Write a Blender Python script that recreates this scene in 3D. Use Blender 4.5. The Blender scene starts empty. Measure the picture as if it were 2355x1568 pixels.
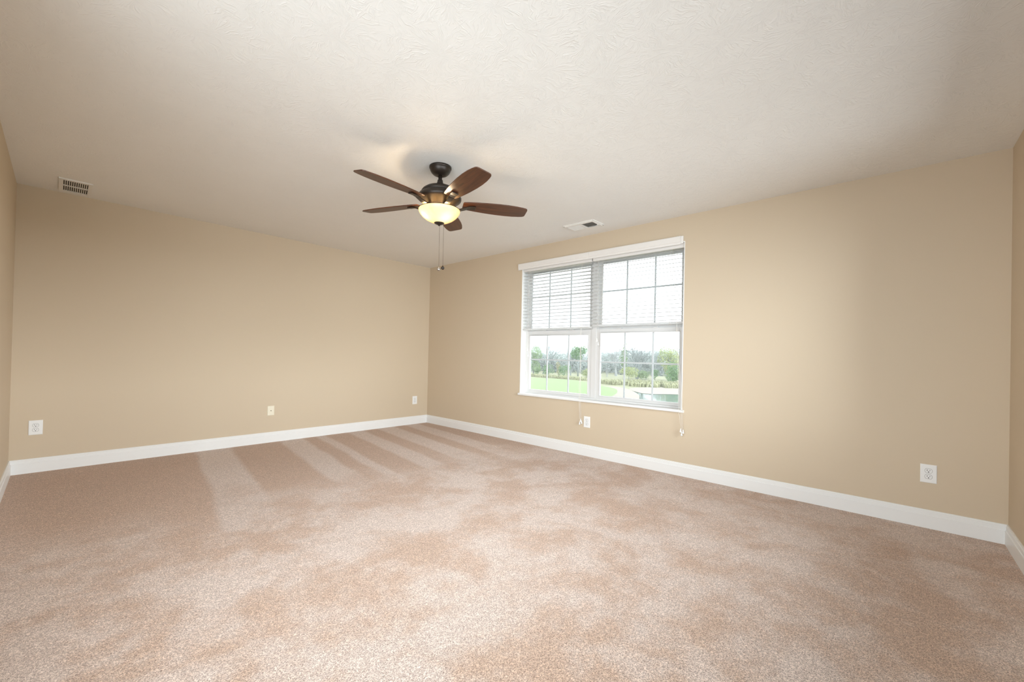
import bpy, bmesh, math, random
from mathutils import Vector, Matrix

scene = bpy.context.scene
COL = scene.collection
PI = math.pi
random.seed(7)

# ------------------------------------------------------------------ camera, sky, exposure
RW, RD, RH = 4.2145, 5.948, 2.44          # room: x from -RW to 0, y from -RD to 0
CAM = Vector((-3.948, -5.410, 1.0968))
YAW, PITCH, ROLL, FPX = 0.8293, 0.0073, 0.0218, 953.83


def cam_axes():
    f = Vector((math.sin(YAW) * math.cos(PITCH), math.cos(YAW) * math.cos(PITCH), math.sin(PITCH)))
    r0 = Vector((math.cos(YAW), -math.sin(YAW), 0))
    u0 = r0.cross(f)
    return r0 * math.cos(ROLL) + u0 * math.sin(ROLL), u0 * math.cos(ROLL) - r0 * math.sin(ROLL), f


CR, CU, CF = cam_axes()
cd = bpy.data.cameras.new('camera')
cam = bpy.data.objects.new('camera', cd)
COL.objects.link(cam)
m3 = Matrix((CR, CU, -CF)).transposed()
cam.matrix_world = Matrix.Translation(CAM) @ m3.to_4x4()
cd.sensor_width = 36.0
cd.lens = FPX / 2355 * 36.0
cd.shift_y = 24.4 / 2355
cd.clip_start = 0.05
cd.clip_end = 2000
scene.camera = cam

SKY_WINDOW, SKY_BRIGHT, EXPOSURE = 2.9, 14.0, 0.10
world = bpy.data.worlds.new('overcast_sky')
scene.world = world
world.use_nodes = True
wn, wl = world.node_tree.nodes, world.node_tree.links
wn.clear()
w_out = wn.new('ShaderNodeOutputWorld')
w_bg = wn.new('ShaderNodeBackground')
w_tc = wn.new('ShaderNodeTexCoord')
w_dot = wn.new('ShaderNodeVectorMath')
w_dot.operation = 'DOT_PRODUCT'
bv = Vector((-0.40, -1.0, 0.10)).normalized()      # sky brightened behind the camera as added fill for the room
w_dot.inputs[1].default_value = bv
w_mr = wn.new('ShaderNodeMapRange')
w_mr.interpolation_type = 'SMOOTHSTEP'
w_mr.inputs[1].default_value = -0.55
w_mr.inputs[2].default_value = 0.60
w_mr.inputs[3].default_value = SKY_WINDOW
w_mr.inputs[4].default_value = SKY_BRIGHT
w_sep = wn.new('ShaderNodeSeparateXYZ')
w_off = wn.new('ShaderNodeMath')                   # brightest in a low band just above the horizon
w_off.operation = 'SUBTRACT'
w_off.inputs[1].default_value = 0.07
w_abs = wn.new('ShaderNodeMath')
w_abs.operation = 'ABSOLUTE'
w_gr = wn.new('ShaderNodeMapRange')
w_gr.interpolation_type = 'SMOOTHSTEP'
w_gr.inputs[1].default_value = 0.05
w_gr.inputs[2].default_value = 0.75
w_gr.inputs[3].default_value = 1.0
w_gr.inputs[4].default_value = 0.42
w_lo = wn.new('ShaderNodeMapRange')                # the ground half is dimmer
w_lo.inputs[1].default_value = -0.10
w_lo.inputs[2].default_value = 0.02
w_lo.inputs[3].default_value = 0.72
w_lo.inputs[4].default_value = 1.0
w_m2 = wn.new('ShaderNodeMath')
w_m2.operation = 'MULTIPLY'
w_mul = wn.new('ShaderNodeMath')
w_mul.operation = 'MULTIPLY'
wl.new(w_tc.outputs['Generated'], w_dot.inputs[0])
wl.new(w_tc.outputs['Generated'], w_sep.inputs[0])
wl.new(w_dot.outputs['Value'], w_mr.inputs[0])
wl.new(w_sep.outputs['Z'], w_off.inputs[0])
wl.new(w_off.outputs[0], w_abs.inputs[0])
wl.new(w_abs.outputs[0], w_gr.inputs[0])
wl.new(w_mr.outputs[0], w_mul.inputs[0])
wl.new(w_sep.outputs['Z'], w_lo.inputs[0])
wl.new(w_gr.outputs[0], w_m2.inputs[0])
wl.new(w_lo.outputs[0], w_m2.inputs[1])
wl.new(w_m2.outputs[0], w_mul.inputs[1])
wl.new(w_mul.outputs[0], w_bg.inputs['Strength'])
w_bg.inputs['Color'].default_value = (0.93, 1.0, 1.06, 1)
wl.new(w_bg.outputs[0], w_out.inputs[0])
world.cycles.sampling_method = 'MANUAL'
world.cycles.sample_map_resolution = 512

vs = scene.view_settings
vs.view_transform = 'Standard'
vs.look = 'None'
vs.gamma = 1.0
vs.use_curve_mapping = False
vs.exposure = EXPOSURE
scene.cycles.use_denoising = True
scene.cycles.adaptive_threshold = 0.02
scene.cycles.max_bounces = 8
scene.cycles.diffuse_bounces = 6
scene.cycles.glossy_bounces = 2
scene.cycles.transmission_bounces = 4
scene.cycles.transparent_max_bounces = 16
scene.cycles.caustics_reflective = False
scene.cycles.caustics_refractive = False
scene.cycles.sample_clamp_indirect = 8.0

# window openings (daylight)
W1 = (-3.968, -1.940, 0.615, 2.200)       # y0, y1, z0, z1 in the wall x = 0
W2 = (-3.95, -0.60, 0.55, 2.15)           # x0, x1, z0, z1 in the wall y = -RD (behind the camera, added for fill light)
W3 = (-5.75, -3.50, 0.55, 2.15)           # y0, y1, z0, z1 in the wall x = -RW (beside the camera, out of view, added for fill light)


def portal(name, loc, direction, sx, sy):
    ld = bpy.data.lights.new(name, 'AREA')
    ld.shape = 'RECTANGLE'
    ld.size, ld.size_y = sx, sy
    ld.cycles.is_portal = True
    o = bpy.data.objects.new(name, ld)
    COL.objects.link(o)
    o.location = loc
    o.rotation_euler = Vector(direction).to_track_quat('-Z', 'Y').to_euler()
    return o


portal('daylight_portal', (0.17, (W1[0] + W1[1]) / 2, (W1[2] + W1[3]) / 2), (-1, 0, 0), W1[1] - W1[0], W1[3] - W1[2])
portal('daylight_portal', ((W2[0] + W2[1]) / 2, -RD - 0.17, (W2[2] + W2[3]) / 2), (0, 1, 0), W2[1] - W2[0], W2[3] - W2[2])

portal('daylight_portal', (-RW - 0.17, (W3[0] + W3[1]) / 2, (W3[2] + W3[3]) / 2), (1, 0, 0), W3[1] - W3[0], W3[3] - W3[2])


# ------------------------------------------------------------------ materials
def srgb(r, g, b):
    f = lambda c: (c / 255 / 12.92) if c / 255 <= 0.04045 else ((c / 255 + 0.055) / 1.055) ** 2.4
    return (f(r), f(g), f(b), 1)


class NT:
    """small node-tree helper"""

    def __init__(self, name):
        self.m = bpy.data.materials.new(name)
        self.m.use_nodes = True
        self.n, self.l = self.m.node_tree.nodes, self.m.node_tree.links
        self.n.clear()
        self.out = self.n.new('ShaderNodeOutputMaterial')

    def node(self, kind, ins=None, **props):
        nd = self.n.new(kind)
        for k, v in props.items():
            setattr(nd, k, v)
        for k, v in (ins or {}).items():
            if hasattr(v, 'is_output'):
                self.l.new(v, nd.inputs[k])
            else:
                nd.inputs[k].default_value = v
        return nd

    def math(self, op, a, b=0.0, clamp=False):
        return self.node('ShaderNodeMath', {0: a, 1: b}, operation=op, use_clamp=clamp).outputs[0]

    def mapr(self, v, a, b, c, d, interp='LINEAR'):
        return self.node('ShaderNodeMapRange', {0: v, 1: a, 2: b, 3: c, 4: d}, interpolation_type=interp).outputs[0]

    def mix(self, fac, a, b):
        nd = self.n.new('ShaderNodeMix')
        nd.data_type = 'RGBA'
        for i, v in ((0, fac), (6, a), (7, b)):
            if hasattr(v, 'is_output'):
                self.l.new(v, nd.inputs[i])
            else:
                nd.inputs[i].default_value = v
        return nd.outputs[2]

    def noise(self, vec, scale, detail=2.0, rough=0.5, dist=0.0):
        nd = self.node('ShaderNodeTexNoise', {'Scale': scale, 'Detail': detail, 'Roughness': rough, 'Distortion': dist})
        if vec is not None:
            self.l.new(vec, nd.inputs['Vector'])
        return nd

    def coords(self, which='Object', scale=(1, 1, 1)):
        tc = self.node('ShaderNodeTexCoord')
        mp = self.node('ShaderNodeMapping', {'Vector': tc.outputs[which], 'Scale': scale})
        return mp.outputs[0]

    def principled(self, color, rough=0.5, metal=0.0, normal=None, **kw):
        p = self.node('ShaderNodeBsdfPrincipled', {'Base Color': color, 'Roughness': rough, 'Metallic': metal})
        for k, v in kw.items():
            p.inputs[k.replace('_', ' ')].default_value = v
        if normal is not None:
            self.l.new(normal, p.inputs['Normal'])
        return p

    def bump(self, height, strength, dist):
        return self.node('ShaderNodeBump', {'Strength': strength, 'Distance': dist, 'Height': height}).outputs[0]

    def done(self, shader):
        self.l.new(shader.outputs[0], self.out.inputs['Surface'])
        return self.m


def plain(name, col, rough=0.5, metal=0.0, var=0.03, scale=30, bump=0.0, **kw):
    t = NT(name)
    v = t.coords()
    n = t.noise(v, scale, 3)
    dark = tuple(c * (1 - var) for c in col[:3]) + (1,)
    light = tuple(min(1, c * (1 + var)) for c in col[:3]) + (1,)
    c = t.mix(n.outputs['Fac'], dark, light)
    nm = t.bump(n.outputs['Fac'], bump, 0.002) if bump else None
    return t.done(t.principled(c, rough, metal, nm, **kw))


M = {}


def wall_mat():
    t = NT('beige_wall_paint')
    v = t.coords()
    n = t.noise(v, 260, 2)
    n2 = t.noise(v, 1.3, 2)
    c = t.mix(n2.outputs['Fac'], (0.585, 0.484, 0.358, 1), (0.605, 0.503, 0.374, 1))
    return t.done(t.principled(c, 0.75, 0, t.bump(n.outputs['Fac'], 0.08, 0.001), Specular_IOR_Level=0.3))


def ceiling_mat():
    t = NT('stomped_ceiling_paint')
    tc = t.node('ShaderNodeTexCoord')
    v = tc.outputs['Object']
    warp = t.noise(v, 9, 2)
    wv = t.node('ShaderNodeVectorMath', {0: warp.outputs['Color'], 1: (0.5, 0.5, 0.5)}, operation='SUBTRACT').outputs[0]
    wv = t.node('ShaderNodeVectorMath', {0: wv, 1: (0.10, 0.10, 0)}, operation='MULTIPLY').outputs[0]
    vw = t.node('ShaderNodeVectorMath', {0: v, 1: wv}, operation='ADD').outputs[0]
    heights = []
    for off, sc in ((0.0, 4.4), (5.37, 4.9)):
        vo = t.node('ShaderNodeVectorMath', {0: vw, 1: (off, off * 0.7, 0)}, operation='ADD').outputs[0]
        vor = t.node('ShaderNodeTexVoronoi', {'Vector': vo, 'Scale': sc, 'Randomness': 0.9}, voronoi_dimensions='2D', feature='F1')
        d = t.node('ShaderNodeVectorMath', {0: vo, 1: vor.outputs['Position']}, operation='SUBTRACT').outputs[0]
        s = t.node('ShaderNodeSeparateXYZ', {0: d})
        ang = t.math('ARCTAN2', s.outputs['Y'], s.outputs['X'])
        rad = t.node('ShaderNodeVectorMath', {0: d}, operation='LENGTH').outputs['Value']
        cs = t.node('ShaderNodeSeparateXYZ', {0: vor.outputs['Color']})
        pv = t.node('ShaderNodeCombineXYZ', {0: t.math('MULTIPLY', ang, 6.5), 1: t.math('MULTIPLY', rad, 27.0),
                                             2: t.math('MULTIPLY', cs.outputs['X'], 40.0)}).outputs[0]
        st = t.noise(pv, 1.0, 2, 0.55, 0.35)
        ridge = t.mapr(t.math('ABSOLUTE', t.math('SUBTRACT', st.outputs['Fac'], 0.52)), 0.0, 0.05, 1, 0, 'SMOOTHSTEP')
        fade = t.mapr(rad, 0.015, 0.06, 0, 1)
        gap = t.noise(vo, 26, 2)
        fade = t.math('MULTIPLY', fade, t.mapr(gap.outputs['Fac'], 0.40, 0.60, 0, 1))
        heights.append(t.math('MULTIPLY', ridge, fade))
    h = t.math('MAXIMUM', heights[0], heights[1])
    nm = t.bump(h, 0.32, 0.004)
    fine = t.noise(v, 3, 2)
    c = t.mix(fine.outputs['Fac'], (0.800, 0.790, 0.765, 1), (0.820, 0.810, 0.785, 1))
    return t.done(t.principled(c, 0.8, 0, nm, Specular_IOR_Level=0.25))


def carpet_mat():
    t = NT('brown_cut_pile_carpet')
    tc = t.node('ShaderNodeTexCoord')
    v = tc.outputs['Object']
    s = t.node('ShaderNodeSeparateXYZ', {0: v})
    # yarn tufts; shade in the gaps between strands is painted dark
    warp = t.noise(v, 55, 2)
    wv = t.node('ShaderNodeVectorMath', {0: warp.outputs['Color'], 1: (0.012, 0.012, 0.0)}, operation='MULTIPLY').outputs[0]
    vw = t.node('ShaderNodeVectorMath', {0: v, 1: wv}, operation='ADD').outputs[0]
    tuft = t.noise(vw, 105, 1.5, 0.5, 0.6)
    strand = t.mapr(t.math('ABSOLUTE', t.math('SUBTRACT', tuft.outputs['Fac'], 0.5)), 0.0, 0.075, 1, 0)
    grain = t.noise(vw, 260, 1.5, 0.5, 0.4)
    tf = t.math('ADD', t.math('MULTIPLY', strand, 0.55), t.mapr(grain.outputs['Fac'], 0.30, 0.70, 0.10, 0.72), True)
    # nap direction: vacuum stripes from the back wall, then scuffed blotches
    wob = t.noise(v, 1.6, 2)
    xw = t.math('ADD', s.outputs['X'], t.math('MULTIPLY', t.math('SUBTRACT', wob.outputs['Fac'], 0.5), 0.10))
    xw = t.math('ADD', xw, t.math('MULTIPLY', s.outputs['Y'], -0.12))
    sf = 0.0
    for a_, b_ in ((-2.95, -2.64), (-2.14, -1.88), (-1.72, -1.60), (-1.30, -1.08), (-0.88, -0.60), (-0.42, -0.18)):
        up = t.mapr(xw, a_ - 0.03, a_ + 0.03, 0, 1, 'SMOOTHSTEP')
        dn = t.mapr(xw, b_ - 0.03, b_ + 0.03, 1, 0, 'SMOOTHSTEP')
        sf = t.math('ADD', t.math('MULTIPLY', up, dn), sf)
    smask = t.mapr(t.math('ADD', s.outputs['Y'], t.math('MULTIPLY', t.math('SUBTRACT', wob.outputs['Fac'], 0.5), 2.0)), -2.7, -1.5, 0, 1, 'SMOOTHSTEP')
    b1 = t.noise(v, 2.1, 7, 0.66, 0.15)
    bl = t.mapr(b1.outputs['Fac'], 0.38, 0.60, 0, 1, 'SMOOTHSTEP')
    nap = t.math('ADD', t.math('MULTIPLY', t.math('MULTIPLY', sf, 1.0), smask), t.math('MULTIPLY', bl, t.math('SUBTRACT', 1.0, smask)))
    lo = t.mix(nap, (0.140, 0.074, 0.044, 1), (0.175, 0.108, 0.078, 1))
    hi = t.mix(nap, (0.800, 0.560, 0.415, 1), (0.970, 0.795, 0.695, 1))
    c = t.mix(tf, lo, hi)
    fine = t.noise(vw, 420, 2)
    h = t.math('ADD', tf, t.math('MULTIPLY', fine.outputs['Fac'], 0.5))
    p = t.principled(c, 0.95, 0, t.bump(h, 0.55, 0.006), Specular_IOR_Level=0.1)
    p.inputs['Sheen Weight'].default_value = 0.25
    p.inputs['Sheen Roughness'].default_value = 0.6
    return t.done(p)


def wood_mat():
    t = NT('walnut_blade_veneer')
    v = t.coords('Object', (2.2, 26, 26))
    n = t.noise(v, 1.6, 5, 0.6, 1.2)
    v2 = t.coords('Object', (5, 140, 140))
    n2 = t.noise(v2, 1.0, 3)
    c = t.mix(t.mapr(n.outputs['Fac'], 0.3, 0.7, 0, 1), srgb(50, 25, 13), srgb(104, 62, 38))
    c = t.mix(t.math('MULTIPLY', n2.outputs['Fac'], 0.45), c, srgb(44, 22, 12))
    return t.done(t.principled(c, 0.38, 0))


def glass_mat(name='window_glass'):
    t = NT(name)
    fr = t.node('ShaderNodeFresnel', {'IOR': 1.45})
    tr = t.node('ShaderNodeBsdfTransparent', {'Color': (0.97, 0.985, 0.975, 1)})
    gl = t.node('ShaderNodeBsdfGlossy', {'Color': (1, 1, 1, 1), 'Roughness': 0.02})
    return t.done(t.node('ShaderNodeMixShader', {0: fr.outputs[0], 1: tr.outputs[0], 2: gl.outputs[0]}))


def bowl_mat():
    t = NT('amber_alabaster_glass')
    v = t.coords()
    n = t.noise(v, 9, 4, 0.6, 0.8)
    c = t.mix(t.mapr(n.outputs['Fac'], 0.35, 0.7, 0, 1), (0.98, 0.80, 0.50, 1), (0.96, 0.70, 0.36, 1))
    tl = t.node('ShaderNodeBsdfTranslucent', {'Color': (0.30, 0.205, 0.095, 1)})
    df = t.principled(c, 0.25, 0)
    return t.done(t.node('ShaderNodeMixShader', {0: 0.70, 1: tl.outputs[0], 2: df.outputs[0]}))


def slat_mat():
    t = NT('white_vinyl_slat')
    v = t.coords()
    n = t.noise(v, 20, 2)
    c = t.mix(n.outputs['Fac'], (0.90, 0.90, 0.89, 1), (0.93, 0.93, 0.92, 1))
    p = t.principled(c, 0.4, 0)
    tl = t.node('ShaderNodeBsdfTranslucent', {'Color': (0.96, 0.97, 0.97, 1)})
    return t.done(t.node('ShaderNodeMixShader', {0: 0.78, 1: p.outputs[0], 2: tl.outputs[0]}))


def water_mat():
    t = NT('pond_water')
    v = t.coords('Object', (0.6, 0.6, 0.6))
    n = t.noise(v, 1.2, 3)
    p = t.principled((0.24, 0.31, 0.26, 1), 0.06, 0, t.bump(n.outputs['Fac'], 0.08, 0.05))
    p.inputs['Specular IOR Level'].default_value = 1.0
    return t.done(p)


def leaf_mat(name, a, b):
    t = NT(name)
    v = t.coords()
    n = t.noise(v, 1.1, 4, 0.65)
    c = t.mix(t.mapr(n.outputs['Fac'], 0.3, 0.7, 0, 1), a, b)
    df = t.node('ShaderNodeBsdfDiffuse', {'Color': c})
    tl = t.node('ShaderNodeBsdfTranslucent', {'Color': c})
    return t.done(t.node('ShaderNodeMixShader', {0: 0.4, 1: df.outputs[0], 2: tl.outputs[0]}))


M['wall'] = wall_mat()
M['ceiling'] = ceiling_mat()
M['carpet'] = carpet_mat()
M['trim'] = plain('white_trim_paint', (0.80, 0.80, 0.79, 1), 0.35, 0, 0.01, 8)
M['vinyl'] = plain('white_window_vinyl', (0.66, 0.655, 0.645, 1), 0.35, 0, 0.01, 8)
M['muntin'] = plain('grey_white_muntin', (0.54, 0.575, 0.585, 1), 0.4, 0, 0.01, 8)
M['plate'] = plain('white_plate_plastic', (0.82, 0.82, 0.81, 1), 0.3, 0, 0.01, 20)
M['ivory'] = plain('ivory_plate_plastic', (0.80, 0.745, 0.60, 1), 0.35, 0, 0.01, 20)
M['gap'] = plain('grey_plate_shadow_line', (0.33, 0.325, 0.31, 1), 0.5, 0, 0.02, 20)
M['dark'] = plain('dark_slot', (0.03, 0.027, 0.022, 1), 0.6, 0, 0.1, 20)
M['duct'] = plain('dark_duct_inside', (0.055, 0.048, 0.035, 1), 0.8, 0, 0.1, 20)
M['brass'] = plain('brass_coax_thread', (0.25, 0.20, 0.12, 1), 0.35, 0.9, 0.05, 40)
M['vent'] = plain('vent_enamel', (0.78, 0.765, 0.73, 1), 0.4, 0, 0.02, 20)
M['bronze'] = plain('oil_rubbed_bronze', (0.026, 0.018, 0.013, 1), 0.38, 0.3, 0.2, 25)
M['chain'] = plain('bronze_ball_chain', (0.14, 0.10, 0.07, 1), 0.35, 0.8, 0.1, 60)
M['chrome'] = plain('polished_fob_metal', (0.55, 0.54, 0.52, 1), 0.12, 1.0, 0.03, 60)
M['wood'] = wood_mat()
M['glass'] = glass_mat()
M['bowl'] = bowl_mat()
M['slat'] = slat_mat()
M['valance'] = plain('white_blind_valance', (0.80, 0.775, 0.745, 1), 0.4, 0, 0.02, 12)
M['cord'] = plain('white_blind_cord', (0.78, 0.74, 0.68, 1), 0.7, 0, 0.03, 200)
M['jamb'] = plain('white_jamb_paint', (0.82, 0.815, 0.79, 1), 0.5, 0, 0.01, 8)
M['lawn'] = plain('mown_golf_grass', (0.108, 0.152, 0.058, 1), 0.9, 0, 0.15, 0.15)
M['meadow'] = plain('dry_meadow_grass', (0.140, 0.143, 0.078, 1), 0.95, 0, 0.35, 0.5)
M['sand'] = plain('pale_sand', (0.170, 0.153, 0.124, 1), 0.95, 0, 0.1, 0.4)
M['water'] = water_mat()
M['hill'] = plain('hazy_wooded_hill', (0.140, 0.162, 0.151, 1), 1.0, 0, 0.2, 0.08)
M['bark'] = plain('grey_bark', (0.162, 0.170, 0.163, 1), 0.95, 0, 0.2, 3)
M['bark_dark'] = plain('dark_bark', (0.111, 0.123, 0.117, 1), 0.95, 0, 0.2, 3)
M['leaf_green'] = leaf_mat('mid_green_leaves', (0.125, 0.180, 0.090, 1), (0.185, 0.240, 0.125, 1))
M['leaf_deep'] = leaf_mat('deep_green_leaves', (0.085, 0.150, 0.065, 1), (0.135, 0.210, 0.100, 1))
M['leaf_yellow'] = leaf_mat('yellow_green_leaves', (0.185, 0.220, 0.095, 1), (0.250, 0.270, 0.130, 1))
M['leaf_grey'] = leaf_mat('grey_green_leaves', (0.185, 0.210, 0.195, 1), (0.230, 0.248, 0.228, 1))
M['leaf_gold'] = leaf_mat('golden_leaves', (0.220, 0.215, 0.115, 1), (0.280, 0.255, 0.145, 1))


# ------------------------------------------------------------------ mesh helpers
class MB:
    """collects shapes and links them as ONE mesh object"""

    def __init__(self):
        self.v, self.f, self.s = [], [], []

    def add(self, verts, faces, smooth=False):
        o = len(self.v)
        self.v += [tuple(p) for p in verts]
        self.f += [tuple(i + o for i in f) for f in faces]
        self.s += [smooth] * len(faces)
        return self

    def box(self, a, b):
        x0, x1 = sorted((a[0], b[0])); y0, y1 = sorted((a[1], b[1])); z0, z1 = sorted((a[2], b[2]))
        v = [(x0, y0, z0), (x1, y0, z0), (x1, y1, z0), (x0, y1, z0), (x0, y0, z1), (x1, y0, z1), (x1, y1, z1), (x0, y1, z1)]
        return self.add(v, [(0, 3, 2, 1), (4, 5, 6, 7), (0, 1, 5, 4), (1, 2, 6, 5), (2, 3, 7, 6), (3, 0, 4, 7)])

    def lathe(self, prof, n=40, c=(0, 0, 0), smooth=True, axis='z'):
        vs, fs = [], []
        for r, z in prof:
            for i in range(n):
                a = 2 * PI * i / n
                p = (r * math.cos(a), r * math.sin(a), z)
                if axis == 'x':
                    p = (p[2], p[0], p[1])
                elif axis == 'y':
                    p = (p[0], p[2], p[1])
                vs.append((c[0] + p[0], c[1] + p[1], c[2] + p[2]))
        for j in range(len(prof) - 1):
            for i in range(n):
                k = (i + 1) % n
                fs.append((j * n + i, j * n + k, (j + 1) * n + k, (j + 1) * n + i))
        self.add(vs, fs, smooth)
        closed = prof[0] == prof[-1]
        if prof[0][0] > 1e-6 and not closed:
            self.add(vs[:n], [tuple(range(n))])
        if prof[-1][0] > 1e-6 and not closed:
            self.add(vs[-n:], [tuple(range(n))])
        return self

    def tube(self, pts, rads, n=8, smooth=True, caps=True):
        pts = [Vector(p) for p in pts]
        if not hasattr(rads, '__len__'):
            rads = [rads] * len(pts)
        vs, fs = [], []
        up = None
        for i, p in enumerate(pts):
            d = (pts[min(i + 1, len(pts) - 1)] - pts[max(i - 1, 0)]).normalized()
            if up is None or abs(up.dot(d)) > 0.99:
                up = Vector((0, 0, 1)) if abs(d.z) < 0.9 else Vector((1, 0, 0))
            a = d.cross(up).normalized()
            b = a.cross(d).normalized()
            up = b
            for k in range(n):
                t = 2 * PI * k / n
                vs.append(p + (a * math.cos(t) + b * math.sin(t)) * rads[i])
        for j in range(len(pts) - 1):
            for k in range(n):
                q = (k + 1) % n
                fs.append((j * n + k, j * n + q, (j + 1) * n + q, (j + 1) * n + k))
        self.add(vs, fs, smooth)
        if caps:
            self.add(vs[:n], [tuple(range(n))])
            self.add(vs[-n:], [tuple(range(n))])
        return self

    def sphere(self, c, r, n=10, m=6, sz=1.0):
        prof = [(max(1e-5, r * math.sin(PI * j / m)), r * sz * math.cos(PI * j / m)) for j in range(m + 1)]
        return self.lathe(prof, n, c)

    def prism(self, outline, h0, h1, axis='z'):
        """outline: 2-D points, extruded along an axis"""
        def mk(p, h):
            return {'z': (p[0], p[1], h), 'x': (h, p[0], p[1]), 'y': (p[0], h, p[1])}[axis]
        n = len(outline)
        vs = [mk(p, h0) for p in outline] + [mk(p, h1) for p in outline]
        fs = [tuple(range(n))[::-1], tuple(range(n, 2 * n))] + [(i, (i + 1) % n, n + (i + 1) % n, n + i) for i in range(n)]
        return self.add(vs, fs)

    def build(self, name, mat, parent=None, bevel=0.0, loc=None, rot=None, segs=2):
        me = bpy.data.meshes.new(name)
        me.from_pydata(self.v, [], self.f)
        bm = bmesh.new()
        bm.from_mesh(me)
        for f, s in zip(bm.faces, self.s):
            f.smooth = s
        bmesh.ops.remove_doubles(bm, verts=bm.verts, dist=1e-6)
        bmesh.ops.recalc_face_normals(bm, faces=bm.faces)
        bm.to_mesh(me)
        bm.free()
        me.materials.append(mat)
        o = bpy.data.objects.new(name, me)
        COL.objects.link(o)
        if parent is not None:
            o.parent = parent
        if loc is not None:
            o.location = loc
        if rot is not None:
            o.rotation_euler = rot
        if bevel:
            b = o.modifiers.new('bevel', 'BEVEL')
            b.width = bevel
            b.segments = segs
            b.limit_method = 'ANGLE'
        return o


def tag(o, label=None, cat=None, group=None, kind=None):
    for k, v in (('label', label), ('category', cat), ('group', group), ('kind', kind)):
        if v:
            o[k] = v
    return o


def thing(name, label, cat, loc=(0, 0, 0), rot=(0, 0, 0), group=None, kind=None):
    o = bpy.data.objects.new(name, None)
    COL.objects.link(o)
    o.empty_display_size = 0.1
    o.location = loc
    o.rotation_euler = rot
    return tag(o, label, cat, group, kind)


def copy_tree(o, parent=None):
    c = o.copy()
    COL.objects.link(c)
    if parent is not None:
        c.parent = parent
    for ch in list(o.children):
        copy_tree(ch, c)
    return c


# ------------------------------------------------------------------ room shell
TH = 0.16
tag(MB().box((-RW - TH, -RD - TH, -0.2), (TH, TH, 0)).build('floor', M['carpet']),
    'brown cut-pile carpet with vacuum stripes and scuffed nap', 'floor', kind='structure')
tag(MB().box((-RW - TH, -RD - TH, RH), (TH, TH, RH + 0.15)).build('ceiling', M['ceiling']),
    'off-white ceiling with stomped crow-foot texture', 'ceiling', kind='structure')
tag(MB().box((-RW - TH, 0, 0), (TH, TH, RH)).build('wall_back', M['wall']),
    'plain beige wall with two outlets and an ivory cable plate', 'wall', kind='structure')
ql, qr, qa, qb = W3
tag(MB().box((-RW - TH, -RD - TH, 0), (-RW, 0, qa)).box((-RW - TH, -RD - TH, qb), (-RW, 0, RH))
    .box((-RW - TH, -RD - TH, qa), (-RW, ql, qb)).box((-RW - TH, qr, qa), (-RW, 0, qb)).build('wall_left', M['wall']),
    'beige side wall seen as a sliver beside the plain beige wall', 'wall', kind='structure')
y0, y1, z0, z1 = W1
tag(MB().box((0, -RD - TH, 0), (TH, 0, z0 - 0.025)).box((0, -RD - TH, z1), (TH, 0, RH))
    .box((0, -RD - TH, z0 - 0.025), (TH, y0, z1)).box((0, y1, z0 - 0.025), (TH, 0, z1)).build('wall_right', M['wall']),
    'beige wall holding the twin window with blinds', 'wall', kind='structure')
x0, x1, za, zb = W2
tag(MB().box((-RW, -RD - TH, 0), (0, -RD, za)).box((-RW, -RD - TH, zb), (0, -RD, RH))
    .box((-RW, -RD - TH, za), (x0, -RD, zb)).box((x1, -RD - TH, za), (0, -RD, zb)).build('wall_front', M['wall']),
    'beige wall meeting the window wall beyond the big outlet', 'wall', kind='structure')

BH = 0.121
PROF = [(0, 0), (0.015, 0), (0.015, 0.084), (0.0135, 0.0865), (0.0105, 0.0875), (0.0105, 0.110), (0.0085, 0.1125),
        (0.0075, 0.1135), (0.0075, 0.119), (0.0055, 0.121), (0, 0.121)]


def baseboard(name, side, label):
    m = MB()
    n = len(PROF)
    ends = {'back': ((-RW, 0), (0, 0), (0, -1)), 'right': ((0, 0), (0, -RD), (-1, 0)),
            'front': ((0, -RD), (-RW, -RD), (0, 1)), 'left': ((-RW, -RD), (-RW, 0), (1, 0))}[side]
    (ax, ay), (bx, by), (nx, ny) = ends
    dx, dy = (bx - ax), (by - ay)
    ln = math.hypot(dx, dy)
    dx, dy = dx / ln, dy / ln
    vs = []
    for (px, py, s) in ((ax, ay, 1), (bx, by, -1)):
        for d, z in PROF:
            vs.append((px + nx * d + dx * d * s, py + ny * d + dy * d * s, z))
    fs = [(i, (i + 1) % n, n + (i + 1) % n, n + i) for i in range(n)] + [tuple(range(n)), tuple(range(n, 2 * n))]
    m.add(vs, fs)
    tag(m.build(name, M['trim']), label, 'baseboard', kind='structure')


baseboard('baseboard_back', 'back', 'white moulded baseboard along the plain beige wall')
baseboard('baseboard_right', 'right', 'white moulded baseboard under the window')
baseboard('baseboard_front', 'front', 'white moulded baseboard meeting the one under the window at the big outlet end')
baseboard('baseboard_left', 'left', 'white moulded baseboard on the sliver of side wall')


# ------------------------------------------------------------------ windows
def frame_ring(m, a0, a1, b0, b1, w, d0, d1, axis):
    """rectangular ring; axis 'x': lies in the y-z plane, depth along x; axis 'y': in x-z"""
    def bx(p0, p1, q0, q1):
        if axis == 'x':
            m.box((d0, p0, q0), (d1, p1, q1))
        else:
            m.box((p0, d0, q0), (p1, d1, q1))
    wl_, wr_, wb_, wt_ = w
    bx(a0, a0 + wl_, b0, b1)
    bx(a1 - wr_, a1, b0, b1)
    bx(a0 + wl_, a1 - wr_, b0, b0 + wb_)
    bx(a0 + wl_, a1 - wr_, b1 - wt_, b1)


win = thing('window_1', 'white twin window with muntin grids and two half-lowered blinds', 'window', (0, 0, 0), kind='structure')
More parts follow.
